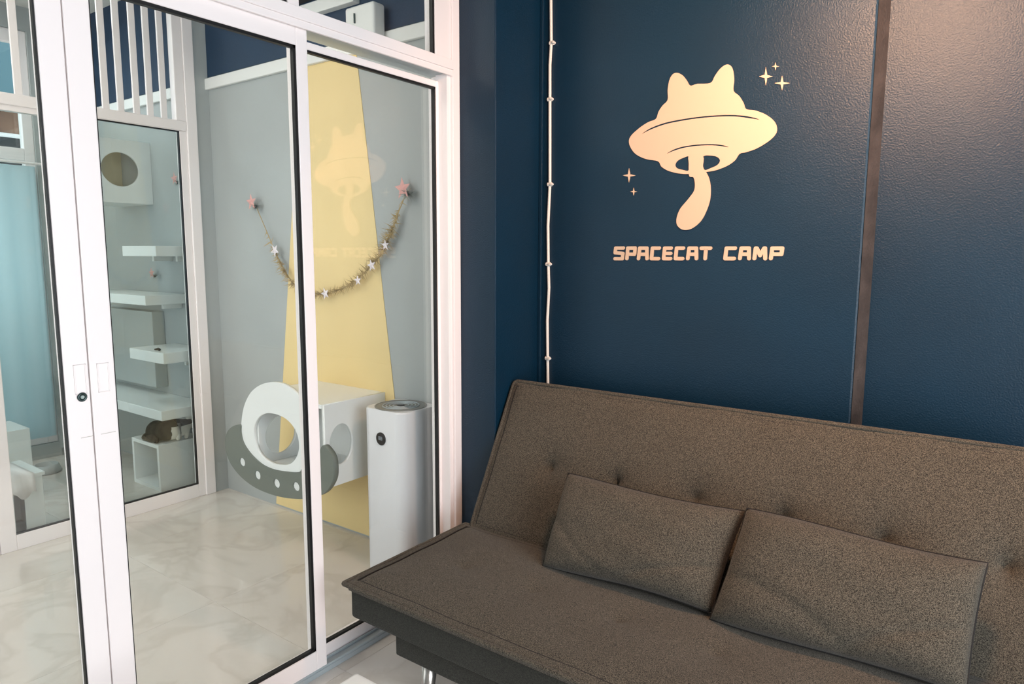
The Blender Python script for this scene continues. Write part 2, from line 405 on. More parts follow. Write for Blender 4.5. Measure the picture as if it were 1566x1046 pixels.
# ------------------------------------------------------------------ inner partition (plane x = -1.97)
def leaf2(name, y0, y1, gy0, gy1):
    e = empty(name, (XP2-.02, (y0+y1)/2, 0)); tag(e, kind=S)
    box('stile', XP2-.04, XP2, y0, gy0, .0, 2.085, 'white', e, bev=.003)
    box('stile', XP2-.04, XP2, gy1, y1, .0, 2.085, 'white', e, bev=.003)
    box('rail', XP2-.04, XP2, gy0, gy1, 2.06 if y0 < 1.2 else 2.083, 2.085, 'white', e)
    box('rail', XP2-.04, XP2, gy0, gy1, .0, .076, 'white', e, bev=.003)
    box('glass_pane', XP2-.022, XP2-.017, gy0, gy1, .07, 2.083, 'glass2', e)
    gb = bmesh.new(); o = wloc(e)
    for a, b, c, d in ((gy1-.007, gy1, .076, 2.083), (gy0, gy1, 2.077, 2.083), (gy0, gy1, .076, .083)):
        bx(gb, XP2-.017-o.x, XP2-.002-o.x, a-o.y, b-o.y, c-o.z, d-o.z)
    obj('gasket', gb, 'gasket', e)
leaf2('door_4', 1.60, 2.125, 1.66, 2.085)
leaf2('door_5', 1.10, 1.598, 1.167, 1.50)
leaf2('door_6', 0.40, 1.098, 0.46, 1.05)
f2 = empty('trim_4', (XP2, 1.2, 0)); tag(f2, kind=S)
box('jamb', XP2-.05, XP2+.01, 2.125, 2.185, 0, ZC, 'white', f2, bev=.004)
box('rail', XP2-.045, XP2+.008, -.8, 2.125, 2.085, 2.138, 'white', f2, bev=.004)
box('post', XP2-.045, XP2+.004, 2.070, 2.125, 2.138, ZC, 'white', f2, bev=.004)
box('post', XP2-.045, XP2+.004, .36, .40, 0, 2.085, 'white', f2, bev=.004)
for px, py in ((252, 178.8), (231, 174.6), (210, 170), (185.7, 166), (162.6, 162)):
    y = at(px, py, 0, XP2).y
    box('slat', XP2-.014, XP2, y-.016, y+.016, 2.138, ZC, 'white', f2, bev=.002)
yy = at(162.6, 162, 0, XP2).y
for k in range(1, 14): box('slat', XP2-.014, XP2, yy-.095*k-.016, yy-.095*k+.016, 2.138, ZC, 'white', f2, bev=.002)
tag(box('wall_inner_side', XP2-.08, XP2, 2.185, YI, 0, ZC, 'grey'), kind=S)
tag(box('wall_inner_front', XP2-.08, XP2, YF, -.8, 0, ZC, 'grey'), kind=S)

# ------------------------------------------------------------------ wall emblem on the blue wall
Kc = 2.9886
E3 = lambda pts, n=5: smooth_loop([(at(920+a/Kc, 70+b/Kc, 1, YB).x, at(920+a/Kc, 70+b/Kc, 1, YB).z) for a, b in pts], n)
E0 = lambda pts: [(at(920+a/Kc, 70+b/Kc, 1, YB).x, at(920+a/Kc, 70+b/Kc, 1, YB).z) for a, b in pts]
emb = empty('wall_emblem', at(1075, 225, 1, YB)); tag(emb, 'large cream wall emblem of a cat-eared flying saucer with a tail on the navy wall', 'wall decal')
wm = lambda u, v, d: (u, YB-d, v)
outline = [(250, 335), (262, 303), (280, 275), (304, 248), (304, 205), (312, 158), (328, 131), (348, 125), (370, 135), (390, 158), (407, 183), (440, 175), (499, 171), (520, 138), (545, 105), (572, 87), (592, 93), (603, 118), (607, 160), (604, 206), (630, 230), (650, 262), (662, 290), (702, 296), (750, 314), (788, 343), (803, 378), (793, 410), (760, 440), (710, 470), (662, 487), (632, 494), (610, 525), (570, 552), (520, 570), (478, 577), (400, 586), (350, 583), (305, 571), (275, 552), (259, 528), (205, 518), (160, 497), (135, 466), (127, 435), (140, 408), (178, 374), (215, 350)]
holeL = [(338, 545), (348, 527), (372, 514), (405, 508), (401, 568), (370, 567), (346, 560)]
holeR = [(467, 505), (508, 503), (534, 511), (543, 527), (530, 546), (500, 560), (472, 568), (463, 540)]
arc1 = [(185, 404), (225, 377), (290, 353), (360, 338), (440, 326), (530, 318), (610, 317), (675, 324), (724, 338), (670, 331), (610, 324), (530, 325), (440, 333), (362, 345), (292, 360), (228, 383)]
arc2 = [(299, 494), (330, 475), (375, 461), (440, 452), (510, 450), (556, 455), (584, 464), (552, 460), (508, 456), (440, 458), (378, 467), (334, 480)]
def sharp(pts): return E0(pts)
body = plate('saucer_body', [E3(outline, 4), E3(holeL, 4), E3(holeR, 4), E3(arc1, 3), E3(arc2, 3)], 0.004, wm, 'cream', emb)
tail = [(404, 500), (401, 540), (401, 575), (404, 598), (422, 602), (429, 630), (424, 665), (395, 705), (362, 745), (346, 785), (346, 815), (362, 835), (387, 842), (420, 832), (455, 802), (480, 757), (497, 705), (500, 650), (493, 608), (478, 577), (464, 555), (464, 505)]
plate('tail', [E3(tail, 4)], 0.0052, wm, 'cream', emb)
def star4(cx, cy, rw, rh):
    pts = []
    for k in range(16):
        a = k*PI/8; f = [1, .36, .22, .36][k % 4]
        pts.append((cx+math.cos(a)*rw*f, cy+math.sin(a)*rh*f))
    return pts
for s in ((752, 141, 31, 43), (796, 95, 17, 18), (826, 172, 35, 34), (127, 593, 29, 33), (148, 667, 16, 18)):
    plate('sparkle', [E0(star4(*s))], 0.004, wm, 'cream', emb)

# lettering: blocky rounded strokes
let = empty('wall_lettering', at(1068, 388, 1, YB)); tag(let, 'cream block lettering below the saucer emblem on the navy wall', 'wall lettering')
th = 0.0128
STR = {
    'S': [[(1, 1), (0.06, 1), (0, .56), (.96, .50), (.90, 0), (0, 0)]],
    'P': [[(.02, 0), (.10, 1), (1, 1), (.95, .42), (.10, .42)]],
    'A': [[(0, 0), (.12, 1), (.94, 1), (1, 0)], [(.10, .42), (.95, .42)]],
    'C': [[(1, 1), (.10, 1), (0, 0), (.94, 0)]],
    'E': [[(1, 1), (.10, 1), (0, 0), (.96, 0)], [(.06, .5), (.96, .5)]],
    'T': [[(0, 1), (1, 1)], [(.52, 1), (.47, 0)]],
    'M': [[(0, 0), (.08, 1), (.18, 1), (.52, .30), (.86, 1), (.94, 1), (1, 0)]],
}
spots = []
for ch, a, b in (('S', 100, 290), ('P', 300, 492), ('A', 500, 700), ('C', 722, 905), ('E', 930, 1108), ('C', 1132, 1318), ('A', 1342, 1548)):
    spots.append((ch, 930+a/11.186, 930+b/11.186))
for ch, a, b in (('T', 105, 305), ('C', 490, 700), ('A', 725, 930), ('M', 955, 1190), ('P', 1215, 1455)):
    spots.append((ch, 1060+a/10.44, 1060+b/10.44))
for ch, pa, pb in spots:
    x0 = at(pa, 388, 1, YB).x+th/2; x1 = at(pb, 388, 1, YB).x-th/2
    z1 = at((pa+pb)/2, 376.8, 1, YB).z-th/2; z0 = at((pa+pb)/2, 398.2, 1, YB).z+th/2
    bm = bmesh.new(); oo = wloc(let)
    for st in STR[ch]:
        q = [Vector((x0+u*(x1-x0), z0+v*(z1-z0))) for u, v in st]
        for i, (a, b) in enumerate(zip(q, q[1:])):
            d = (b-a).normalized(); nrm = Vector((-d.y, d.x))*th/2
            ring = []
            ends = [a+nrm, a-nrm, b-nrm, b+nrm]
            y0_, y1_ = YB-.0045-0.00004*i, YB
            vs = [bm.verts.new((p.x-oo.x, y0_-oo.y, p.y-oo.z)) for p in ends]+[bm.verts.new((p.x-oo.x, y1_-oo.y, p.y-oo.z)) for p in ends]
            for f in ((0, 1, 2, 3), (7, 6, 5, 4), (0, 4, 5, 1), (1, 5, 6, 2), (2, 6, 7, 3), (3, 7, 4, 0)): bm.faces.new([vs[k] for k in f])
        for i, a in enumerate(q):
            rr = th/2; n_ = 12
            fr_ = [bm.verts.new((a.x+rr*math.cos(2*PI*k/n_)-oo.x, YB-.00465-0.00003*i-oo.y, a.y+rr*math.sin(2*PI*k/n_)-oo.z)) for k in range(n_)]
            bk = [bm.verts.new((v.co.x, YB-oo.y, v.co.z)) for v in fr_]
            bm.faces.new(fr_); bm.faces.new(bk)
            for k in range(n_): bm.faces.new((fr_[k], fr_[(k+1) % n_], bk[(k+1) % n_], bk[k]))
    obj('letter', bm, 'cream', let)

# ------------------------------------------------------------------ cable with clips
cp = [(841, -40), (842.5, 0), (843, 66), (841, 100), (841, 152), (841, 190), (841, 282), (838, 345), (838.5, 404), (839.5, 440), (837, 490), (837.5, 548), (838, 600), (838, 700)]
YC = YB-.006
pts3 = [at(x, y, 1, YC) for x, y in cp]; pts3.insert(0, Vector((pts3[0].x-.004, YC, 2.99))); cz0 = at(838, 660, 1, YC)
e = empty('wall_cable', (cz0.x, YC, cz0.z)); tag(e, 'white cable clipped vertically down the navy wall beside the corner', 'cable')
o = wloc(e); bm = bmesh.new()
sm_ = []
for i in range(len(pts3)-1):
    for k in range(4): sm_.append(pts3[i].lerp(pts3[i+1], k/4)-o)
sm_.append(pts3[-1]-o); tube(bm, sm_, .0062, 8); obj('cord', bm, 'cable', e, True)
for x, y in ((844, 66), (841, 152), (841, 282), (838.5, 404), (837.5, 548)):
    p = at(x, y, 1, YC)-o; bm = bmesh.new()
    tube(bm, [p+Vector((-.009, 0, 0)), p+Vector((.009, 0, 0))], .0085, 8)
    lathe(bm, [(.001, -.012), (.0045, -.012), (.005, -.004), (.005, .004)], p+Vector((.011, 0, 0)), 10, 1)
    obj('clip', bm, 'cable', e)

# ------------------------------------------------------------------ sofa
SX0, SX1 = 0.2, 2.02
sofa = empty('sofa_bed', (1.1, 1.65, 0)); tag(sofa, 'grey-brown heather fabric sofa bed with tufted reclining back against the navy wall', 'sofa')
so_ = wloc(sofa)
def slab(name, O, U, V, W, uw, vh, tk, tufts, puff, name2='piping', nu=110, nv=44, edge=0.035, seams=(), i0=.021, r=.02):
    """padded slab: O corner of the face, U/V in-plane unit axes, W outward normal; back face tk behind"""
    bm = bmesh.new(); g = []
    for j in range(nv+1):
        row = []
        for i in range(nu+1):
            u = i/nu*uw; v = j/nv*vh
            de = min(u, uw-u, v, vh-v)
            h = puff*(1-math.exp(-de/edge))
            h += 0.006*math.exp(-((de-.004)/.006)**2) - 0.007*math.exp(-((de-i0)/.006)**2)
            for tu, tv, dp in tufts:
                dx, dy = u-tu, v-tv; r2 = math.hypot(dx, dy)
                h -= dp*(0.55*math.exp(-(r2/.020)**2)+0.45*math.exp(-(r2/.065)**2))
                h -= 0.30*dp*math.exp(-(dx/.007)**2)*math.exp(-abs(dy)/.035)
            for sv in seams:
                h -= 0.004*math.exp(-((v-sv)/.008)**2)
            h += 0.0022*math.sin(u*17+v*9)*math.sin(v*21-u*6)
            row.append(bm.verts.new(O+U*u+V*v+W*h-so_))
        g.append(row)
    for j in range(nv):
        for i in range(nu): bm.faces.new((g[j][i], g[j][i+1], g[j+1][i+1], g[j+1][i]))
    loop = [g[0][i] for i in range(nu+1)]+[g[j][nu] for j in range(1, nv+1)]+[g[nv][i] for i in range(nu-1, -1, -1)]+[g[j][0] for j in range(nv-1, 0, -1)]
    c = O+U*uw/2+V*vh/2-so_; prev = loop
    for fr_, ins in ((.30, .010), (.75, .012), (1.0, .022)):
        cur = []
        for v in loop:
            p = v.co.copy(); q = p-c; uu, vv = q.dot(U), q.dot(V)
            uu = max(-uw/2+ins, min(uw/2-ins, uu)); vv = max(-vh/2+ins, min(vh/2-ins, vv))
            cur.append(bm.verts.new(c+U*uu+V*vv-W*tk*fr_))
        n_ = len(loop)
        for k in range(n_): bm.faces.new((prev[k], prev[(k+1) % n_], cur[(k+1) % n_], cur[k]))
        prev = cur
    bm.faces.new(prev)
    o = obj(name, bm, 'fabric', sofa, True)
    # piping round the edge
    pb = bmesh.new(); P = []
    for cu_, cv_, a0 in ((r, r, PI), (uw-r, r, 1.5*PI), (uw-r, vh-r, 0), (r, vh-r, .5*PI)):
        for k in range(5):
            a = a0+k*PI/8; P.append(O+U*(cu_+r*math.cos(a))+V*(cv_+r*math.sin(a))+W*.001-so_)
    P2 = []
    for a, b in zip(P, P[1:]+P[:1]):
        n_ = max(1, int((b-a).length/.05))
        for k in range(n_): P2.append(a.lerp(b, k/n_))
    tube(pb, P2, .0075, 8, closed=True)
    obj(name2, pb, 'fabric', o, True)
    sb = bmesh.new(); q = []
    def hh(u, v):
        de = min(u, uw-u, v, vh-v)
        return puff*(1-math.exp(-de/edge))-.0055+0.0022*math.sin(u*17+v*9)*math.sin(v*21-u*6)
    N1, N2 = 60, 20
    path = [(i0+(uw-2*i0)*k/N1, i0) for k in range(N1)]+[(uw-i0, i0+(vh-2*i0)*k/N2) for k in range(N2)]+[(uw-i0-(uw-2*i0)*k/N1, vh-i0) for k in range(N1)]+[(i0, vh-i0-(vh-2*i0)*k/N2) for k in range(N2)]
    tube(sb, [O+U*u+V*v+W*hh(u, v)-so_ for u, v in path], .0040, 6, closed=True)
    obj('seam', sb, 'piping', o, True)
    return o
Vb = Vector((0, .276, .513)).normalized(); Wb = Vector((0, -.513, .276)).normalized(); X = Vector((1, 0, 0))
tx = [.457, .730, 1.017, 1.294, 1.562, 1.843]
bt = [(x-SX0, .29, .046) for x in tx]
bk = slab('backrest', Vector((SX0, 1.945, .385)), X, Vb, Wb, SX1-SX0, .598, .115, bt, .012)
st_ = [(x-SX0, .29, .012) for x in tx]
seat = slab('seat_cushion', Vector((SX0-.035, 1.355, .388)), X, Vector((0, 1, 0)), Vector((0, 0, 1)), SX1-SX0+.05, .60, .03, st_, .028, edge=.06, i0=.034, r=.006)
bm = bmesh.new()
bx(bm, SX0-.028-so_.x, SX1-so_.x, 1.375-so_.y, 1.95-so_.y, .268-so_.z, .387-so_.z, .014, 3)
obj('seat_base', bm, 'base_fabric', sofa)
bm = bmesh.new(); bx(bm, .352-so_.x, SX1-.15-so_.x, 1.395-so_.y, 1.92-so_.y, .197-so_.z, .28-so_.z, .006, 2)
obj('storage_box', bm, 'base_fabric', sofa)
bm = bmesh.new(); tube(bm, [Vector((.353, 1.394, .2725))-so_, Vector((SX1-.15, 1.394, .2725))-so_], .004, 6); obj('seam', bm, 'piping', sofa)
for x, y, sx, sy in ((.455, 1.44, -1, -1), (SX1-.25, 1.44, 1, -1), (.455, 1.87, -1, 1), (SX1-.25, 1.87, 1, 1)):
    bm = bmesh.new()
    tube(bm, [Vector((x, y, .20))-so_, Vector((x+sx*.012, y+sy*.012, .012))-so_], .015, 14, rad=[.025, .017])
    lathe(bm, [(.004, 0), (.015, 0), (.015, .012), (.004, .014)], Vector((x+sx*.012, y+sy*.012, 0))-so_, 14)
    obj('leg', bm, 'metal', sofa, True)
bm = bmesh.new()
for x in (.55, 1.75):
    bm = bmesh.new(); tube(bm, [Vector((x, 1.91, .25))-so_, Vector((x, 2.05, .31))-so_, Vector((x, 2.13, .50))-so_], .012, 8); obj('hinge', bm, 'metal', sofa)


# ------------------------------------------------------------------ cushions
def pillow(name, c, U, V, W, w_, h_, t_, label, seed, shl=0, shr=0, pinch=.022):
    e = empty(name, c); tag(e, label, 'cushion'); rnd = random.Random(seed); ph = [rnd.uniform(0, 6) for _ in range(6)]
    bm = bmesh.new(); nu, nv = 64, 40; sides = []
    for s in (1, -1):
        g = []
        for j in range(nv+1):
            row = []
            for i in range(nu+1):
                a, b = 2*i/nu-1, 2*j/nv-1
                k = max(0, (1-abs(a)**3.2))*max(0, (1-abs(b)**3.2))
                h = t_/2*(k**.42)
                pa = 1-pinch*(1-b*b)*abs(a)**6; pb_ = 1-pinch*1.3*(1-a*a)*abs(b)**6
                e1 = math.sin(a*5+ph[0]+b*2)*math.sin(b*7+ph[1]) * .004*k**.3
                crs = .006*math.exp(-((a*.8+b*1.1+.9+.2*math.sin(a*3+ph[2]))/.10)**2)*k**.3+.006*math.exp(-((a*1.0-b*1.1-1.15+.2*math.sin(b*3+ph[3]))/.10)**2)*k**.3
                h += e1-crs
                sag = .006*math.sin(a*2.4+ph[4])*b
                row.append(bm.verts.new(U*(a*w_/2*pa+b*(shl*(1-a)+shr*(1+a))/2)+V*(b*h_/2*pb_+sag)+W*(s*max(h, 0)+.006*math.sin(a*3+ph[5]))) )
            g.append(row)
        for j in range(nv):
            for i in range(nu):
                f = (g[j][i], g[j][i+1], g[j+1][i+1], g[j+1][i]); bm.faces.new(f if s > 0 else f[::-1])
        sides.append(g)
    bmesh.ops.remove_doubles(bm, verts=bm.verts, dist=1e-5)
    o = obj('cover', bm, 'fabric', e, True)
    sb = bmesh.new(); L = []
    def P(a, b):
        pa = 1-pinch*(1-b*b)*abs(a)**6; pb_ = 1-pinch*1.3*(1-a*a)*abs(b)**6
        return U*(a*w_/2*pa+b*(shl*(1-a)+shr*(1+a))/2)+V*(b*h_/2*pb_+.006*math.sin(a*2.4+ph[4])*b)+W*.006*math.sin(a*3+ph[5])
    for k in range(24): L.append(P(-1+2*k/24, -1))
    for k in range(16): L.append(P(1, -1+2*k/16))
    for k in range(24): L.append(P(1-2*k/24, 1))
    for k in range(16): L.append(P(-1, 1-2*k/16))
    tube(sb, L, .0028, 6, closed=True); obj('seam', sb, 'piping', e, True)
    return e
cV = Vector((0, .14, .25)).normalized(); cW = X.cross(cV); cW = -cW if cW.y > 0 else cW
pillow('cushion', Vector((.918, 1.868, .553)), Vector((1, .02, .008)).normalized(), cV, cW, .575, .30, .150, 'heather grey rectangular cushion nearer the glass doors on the sofa', 3, 0, .018)
pillow('cushion', Vector((1.502, 1.868, .555)), Vector((1, .01, 0)).normalized(), cV, cW, .585, .315, .172, 'heather grey rectangular cushion at the right end of the sofa, bluish on its side', 11, .020, .008)

# ------------------------------------------------------------------ white low table, just its corner in view
tp = at(545, 1029, 2, .40)
tx0, ty1 = tp.x, tp.y
lt = empty('low_table', (tx0+.3, ty1-.3, 0)); tag(lt, 'white low table, only its rounded corner visible below the sofa front', 'table')
box('tabletop', tx0-.006, tx0+.60, ty1-.60, ty1+.006, .375, .40, 'board', lt, bev=.011, seg=3)
for x, y in ((tx0+.05, ty1-.05), (tx0+.55, ty1-.05), (tx0+.05, ty1-.55), (tx0+.55, ty1-.55)):
    bm = bmesh.new(); o = wloc(lt); tube(bm, [Vector((x, y, .376))-o, Vector((x, y, 0))-o], .018, 12, rad=[.018, .013]); obj('leg', bm, 'board', lt, True)

# ------------------------------------------------------------------ air purifier
ax0, ax1, ay0, ay1, az = -.476, -.226, 2.017, 2.25, .752
ap = empty('air_purifier', ((ax0+ax1)/2, (ay0+ay1)/2, 0)); tag(ap, 'tall white air purifier with round black display behind the right glass pane', 'air purifier')
bm = bmesh.new(); o = wloc(ap)
def rrect(x0, x1, y0, y1, r, z, n=6):
    out = []
    for cx, cy, a0 in ((x1-r, y1-r, 0), (x0+r, y1-r, .5*PI), (x0+r, y0+r, PI), (x1-r, y0+r, 1.5*PI)):
        for k in range(n+1):
            a = a0+k*PI/2/n; out.append(Vector((cx+r*math.cos(a), cy+r*math.sin(a), z)))
    return out
def loft(bm, loops, cap=True):
    rs = [[bm.verts.new(p-o) for p in L] for L in loops]
    for A, B in zip(rs, rs[1:]):
        n_ = len(A)
        for k in range(n_): bm.faces.new((A[k], A[(k+1) % n_], B[(k+1) % n_], B[k]))
    if cap: bm.faces.new(rs[0]); bm.faces.new(rs[-1])
loft(bm, [rrect(ax0+.01, ax1-.01, ay0+.01, ay1-.01, .045, 0), rrect(ax0, ax1, ay0, ay1, .05, .012), rrect(ax0, ax1, ay0, ay1, .05, az-.006), rrect(ax0+.004, ax1-.004, ay0+.004, ay1-.004, .048, az)])
hb = obj('housing', bm, 'plastic', ap, True)
for p_ in hb.data.polygons: p_.use_smooth = len(p_.vertices) == 4
hb.modifiers.new('e', 'EDGE_SPLIT').split_angle = R(35)
cx, cy = (ax0+ax1)/2-o.x, (ay0+ay1)/2-o.y
bm = bmesh.new(); lathe(bm, [(.090, az), (.115, az), (.115, az+.003), (.109, az+.004), (.105, az-.0), (.090, az)], (cx, cy, 0), 48)
gr = obj('air_outlet', bm, 'grille', ap)
bm = bmesh.new(); lathe(bm, [(.001, az), (.106, az), (.106, az+.0015), (.001, az+.0015)], (cx, cy, 0), 48); obj('outlet_disc', bm, 'grille', gr)
for r_ in (.035, .05, .065, .08):
    bm = bmesh.new(); tube(bm, [Vector((cx+r_*math.cos(k*PI/16), cy+r_*math.sin(k*PI/16), az+.003)) for k in range(32)], .002, 6, closed=True); obj('outlet_ring', bm, 'alu', gr)
bm = bmesh.new(); lathe(bm, [(.001, az+.001), (.018, az+.001), (.016, az+.005), (.001, az+.005)], (cx, cy, 0), 20); obj('outlet_cap', bm, 'black', gr)
dp = at(583, 671, 1, ay0); bm = bmesh.new()
lathe(bm, [(.001, 0), (.0285, 0), (.0285, -.0035), (.026, -.005), (.001, -.005)], dp-o, 32, 1); ds = obj('display', bm, 'black', ap)
for k in (-1, 1):
    bm = bmesh.new(); q = dp-o+Vector((k*.006, -.0051, .003))
    for a, b, c, d in ((-.004, .004, .006, .0075), (-.004, .004, -.001, .0005), (-.004, .004, -.0075, -.006), (-.0045, -.003, -.0075, .0075), (.003, .0045, -.0075, .0075)):
        bx(bm, q.x+a, q.x+b, q.y-.0004, q.y, q.z+c, q.z+d)
    obj('digit', bm, 'screen', ds)

# ------------------------------------------------------------------ saucer-shaped cat house on the playroom wall
UY = 1.88
ufo = empty('cat_house', (-.88, 2.07, .30)); tag(ufo, 'white wall-mounted cat house with grey saucer-shaped front on the yellow beam', 'cat house')
uo = wloc(ufo)
um = lambda u, v, d: (u, UY+.026-d, v)
KU = 1046/240
U_ = lambda pts, n=4: smooth_loop([(at(330+a/KU, 560+b/KU, 1, UY).x, at(330+a/KU, 560+b/KU, 1, UY).z) for a, b in pts], n)
dome = [(160, 430), (166, 330), (185, 250), (225, 175), (290, 125), (370, 108), (450, 125), (520, 175), (570, 240), (600, 330), (610, 430), (600, 530), (575, 620), (545, 712), (450, 706), (370, 690), (300, 655), (230, 590), (180, 515)]
hole = [(245, 440), (255, 380), (285, 335), (335, 315), (400, 325), (460, 355), (510, 410), (538, 475), (545, 550), (525, 615), (485, 655), (430, 662), (365, 650), (305, 610), (262, 545)]
plate('dome_panel', [U_(dome), U_(hole)], .018, um, 'board', ufo)
cres = [(160, 392), (110, 402), (75, 440), (62, 500), (70, 580), (105, 660), (170, 740), (260, 808), (370, 855), (480, 880), (590, 885), (680, 868), (740, 830), (780, 760), (788, 690), (778, 610), (745, 555), (712, 528), (690, 570), (668, 625), (620, 680), (545, 708), (450, 702), (370, 686), (300, 651), (230, 586), (180, 511), (163, 440)]
dots = [(176, 640), (278, 727), (405, 782), (535, 803), (650, 795)]
dl = []
for a, b in dots:
    c = at(330+a/KU, 560+b/KU, 1, UY); dl.append(ell(c.x, c.z, .0235, .0215, 24))
rim = plate('saucer_rim', [U_(cres)]+dl, .026, um, 'grey_board', ufo); rim['label'] = 'dark grey crescent board with round white lights'
for L in dl: plate('porthole', [[(c[0], c[1]) for c in L]], .020, um, 'board', ufo)
bx0, bx1, bz0, bz1 = -1.10, -.590, .385, .762
UB = UY+.026
# side boards with round holes, top and bottom boards
for xa, xb, nm in ((bx1-.018, bx1, 'side_board'), (bx0, bx0+.018, 'side_board')):
    if xa > -.8:
        hc_ = at(522, 679, 0, bx1); cy_, cz_ = hc_.y, hc_.z; ra = (at(540, 679, 0, bx1).y-at(504, 679, 0, bx1).y)/2; rb = (at(522, 648, 0, bx1).z-at(522, 711, 0, bx1).z)/2
    else:
        hc_ = at(430, 664, 0, bx0+.018); cy_, cz_ = hc_.y, hc_.z; ra = (at(453, 664, 0, bx0+.018).y-at(405, 664, 0, bx0+.018).y)/2; rb = ra*1.05
    rect = [(UB, bz0), (YI, bz0), (YI, bz1), (UB, bz1)]
    xc = xa
    plate(nm, [rect, ell(cy_, cz_, ra, rb, 44)], xb-xa, (lambda x: (lambda u, v, d: (x+d, u, v)))(xc), 'board', ufo)
box('top_board', bx0+.0185, bx1-.0185, UB, YI, bz1-.018, bz1, 'board', ufo)
box('back_board', bx0+.0185, bx1-.0185, YI-.012, YI-.001, bz0+.018, bz1-.018, 'whitep', ufo)
box('bottom_board', bx0+.0185, bx1-.0185, UB, YI, bz0, bz0+.018, 'board', ufo)

# ------------------------------------------------------------------ garland with stars
YG = YI-.03
def star5(bm, c, r, th_, rot, U=Vector((1, 0, 0)), V=Vector((0, 0, 1)), W=Vector((0, -1, 0))):
    ring = []
    for k in range(10):
        a = rot+k*PI/5; rr = r if k % 2 == 0 else r*.42
        ring.append(c+U*rr*math.cos(a)+V*rr*math.sin(a))
    vs = [bm.verts.new(p) for p in ring]; f = bm.verts.new(c+W*th_); b = bm.verts.new(c-W*th_)
    for k in range(10): bm.faces.new((vs[k], vs[(k+1) % 10], f)); bm.faces.new((vs[(k+1) % 10], vs[k], b))
gp = [at(x, y, 1, YG) for x, y in ((390, 312), (407, 352), (420, 383), (434, 412), (447, 432), (470, 447), (497, 450), (522, 442), (547, 428), (568, 406), (585, 385), (592, 370), (600, 352), (609, 325), (622, 294))]
gl = empty('star_garland', gp[0]); tag(gl, 'straw-coloured garland with small pearly stars draped across the yellow beam', 'garland')
o = wloc(gl); bm = bmesh.new(); tube(bm, [p-o for p in gp], .0022, 6); obj('string', bm, 'tinsel', gl)
bm = bmesh.new(); rnd = random.Random(5)
dens = [0, .2, 1, 1, .9, .8, 1, 1, 1, 1, 1.2, 1.3, .7, .15]
for i in range(len(gp)-1):
    for k in range(int(70*dens[i])):
        c = gp[i].lerp(gp[i+1], rnd.random())-o
        d = Vector((rnd.uniform(-1, 1), rnd.uniform(-.6, .05), rnd.uniform(-1, .7))).normalized()
        L = rnd.uniform(.018, .058); s = d.cross(Vector((0, 1, .2))).normalized()*.0028
        v = [bm.verts.new(c-s), bm.verts.new(c+s), bm.verts.new(c+d*L)]; bm.faces.new(v)
tn = obj('tinsel', bm, 'tinsel', gl); tag(tn, kind='stuff')
for px, py, r_ in ((420, 383, .036), (497, 449, .032), (547, 429, .026), (568, 406, .030), (589, 375, .026)):
    bm = bmesh.new(); star5(bm, at(px, py, 1, YG-.012)-o, r_, .004, rnd.uniform(.2, 1.2)); obj('star', bm, 'pearl', gl)
def rosette(name, px, py, ax, v, r_, label, off=Vector((0, -.012, 0))):
    c = at(px, py, ax, v); e = empty(name, c); tag(e, label, 'star ornament')
    bm = bmesh.new(); star5(bm, Vector((-.01, 0, .01))+off, r_, .006, .4); obj('star', bm, 'pink', e)
    bm = bmesh.new(); rr = random.Random(int(px))
    for k in range(60):
        d = Vector((rr.uniform(-1, 1), rr.uniform(-.8, .2), rr.uniform(-1, .8))).normalized(); L = rr.uniform(.5, 1.0)*r_
        b0 = Vector((r_*.35, 0, -r_*.25)); s = d.cross(Vector((0, 1, .2))).normalized()*.0035
        bm.faces.new([bm.verts.new(b0-s), bm.verts.new(b0+s), bm.verts.new(b0+d*L)])
    tag(obj('tinsel', bm, 'silver', e), kind='stuff')
rosette('star_ornament', 621, 292, 1, YG, .050, 'pink foil star at the right end of the garland')
rosette('star_ornament', 389, 312, 1, YG, .046, 'faded pink star at the left end of the garland')
rosette('star_ornament', 271, 276, 1, YG, .040, 'small pink star on the wall above the white cat shelves')
rosette('star_ornament', 236, 420, 1, YG, .036, 'small pink and tinsel star just below the highest floating cat shelf')

# ------------------------------------------------------------------ breaker box, trunking, shelf high on the playroom wall
YX = 2.175
c0, c1 = at(527, 20, 1, YX), at(571, 20, 1, YX)
zb = 2.33; zt = at(560, 3, 1, YX).z
eb = empty('breaker_box', ((c0.x+c1.x)/2, 2.20, zb)); tag(eb, 'cream metal wall box with a small latch seen through the transom', 'wall box')
box('case', c0.x, c1.x, YX, YI-.024, zb, zt, 'whitep', eb, bev=.012, seg=3)
lp = at(543, 28, 1, YX); box('latch', lp.x-.003, lp.x+.003, YX-.008, YX+.001, lp.z-.022, lp.z+.02, 'lockm', eb, bev=.002)
tag(box('cable_trunking', -1.30, c0.x, YI-.045, YI-.004, 2.545, 2.60, 'whitep', bev=.004), 'white cable trunking running left from the cream wall box', 'trunking')
tag(box('wall_shelf', -1.30, c0.x+.02, YI-.12, YI-.004, 2.625, 2.665, 'wood', bev=.003), 'dark brown wooden ledge above the white trunking', 'shelf')

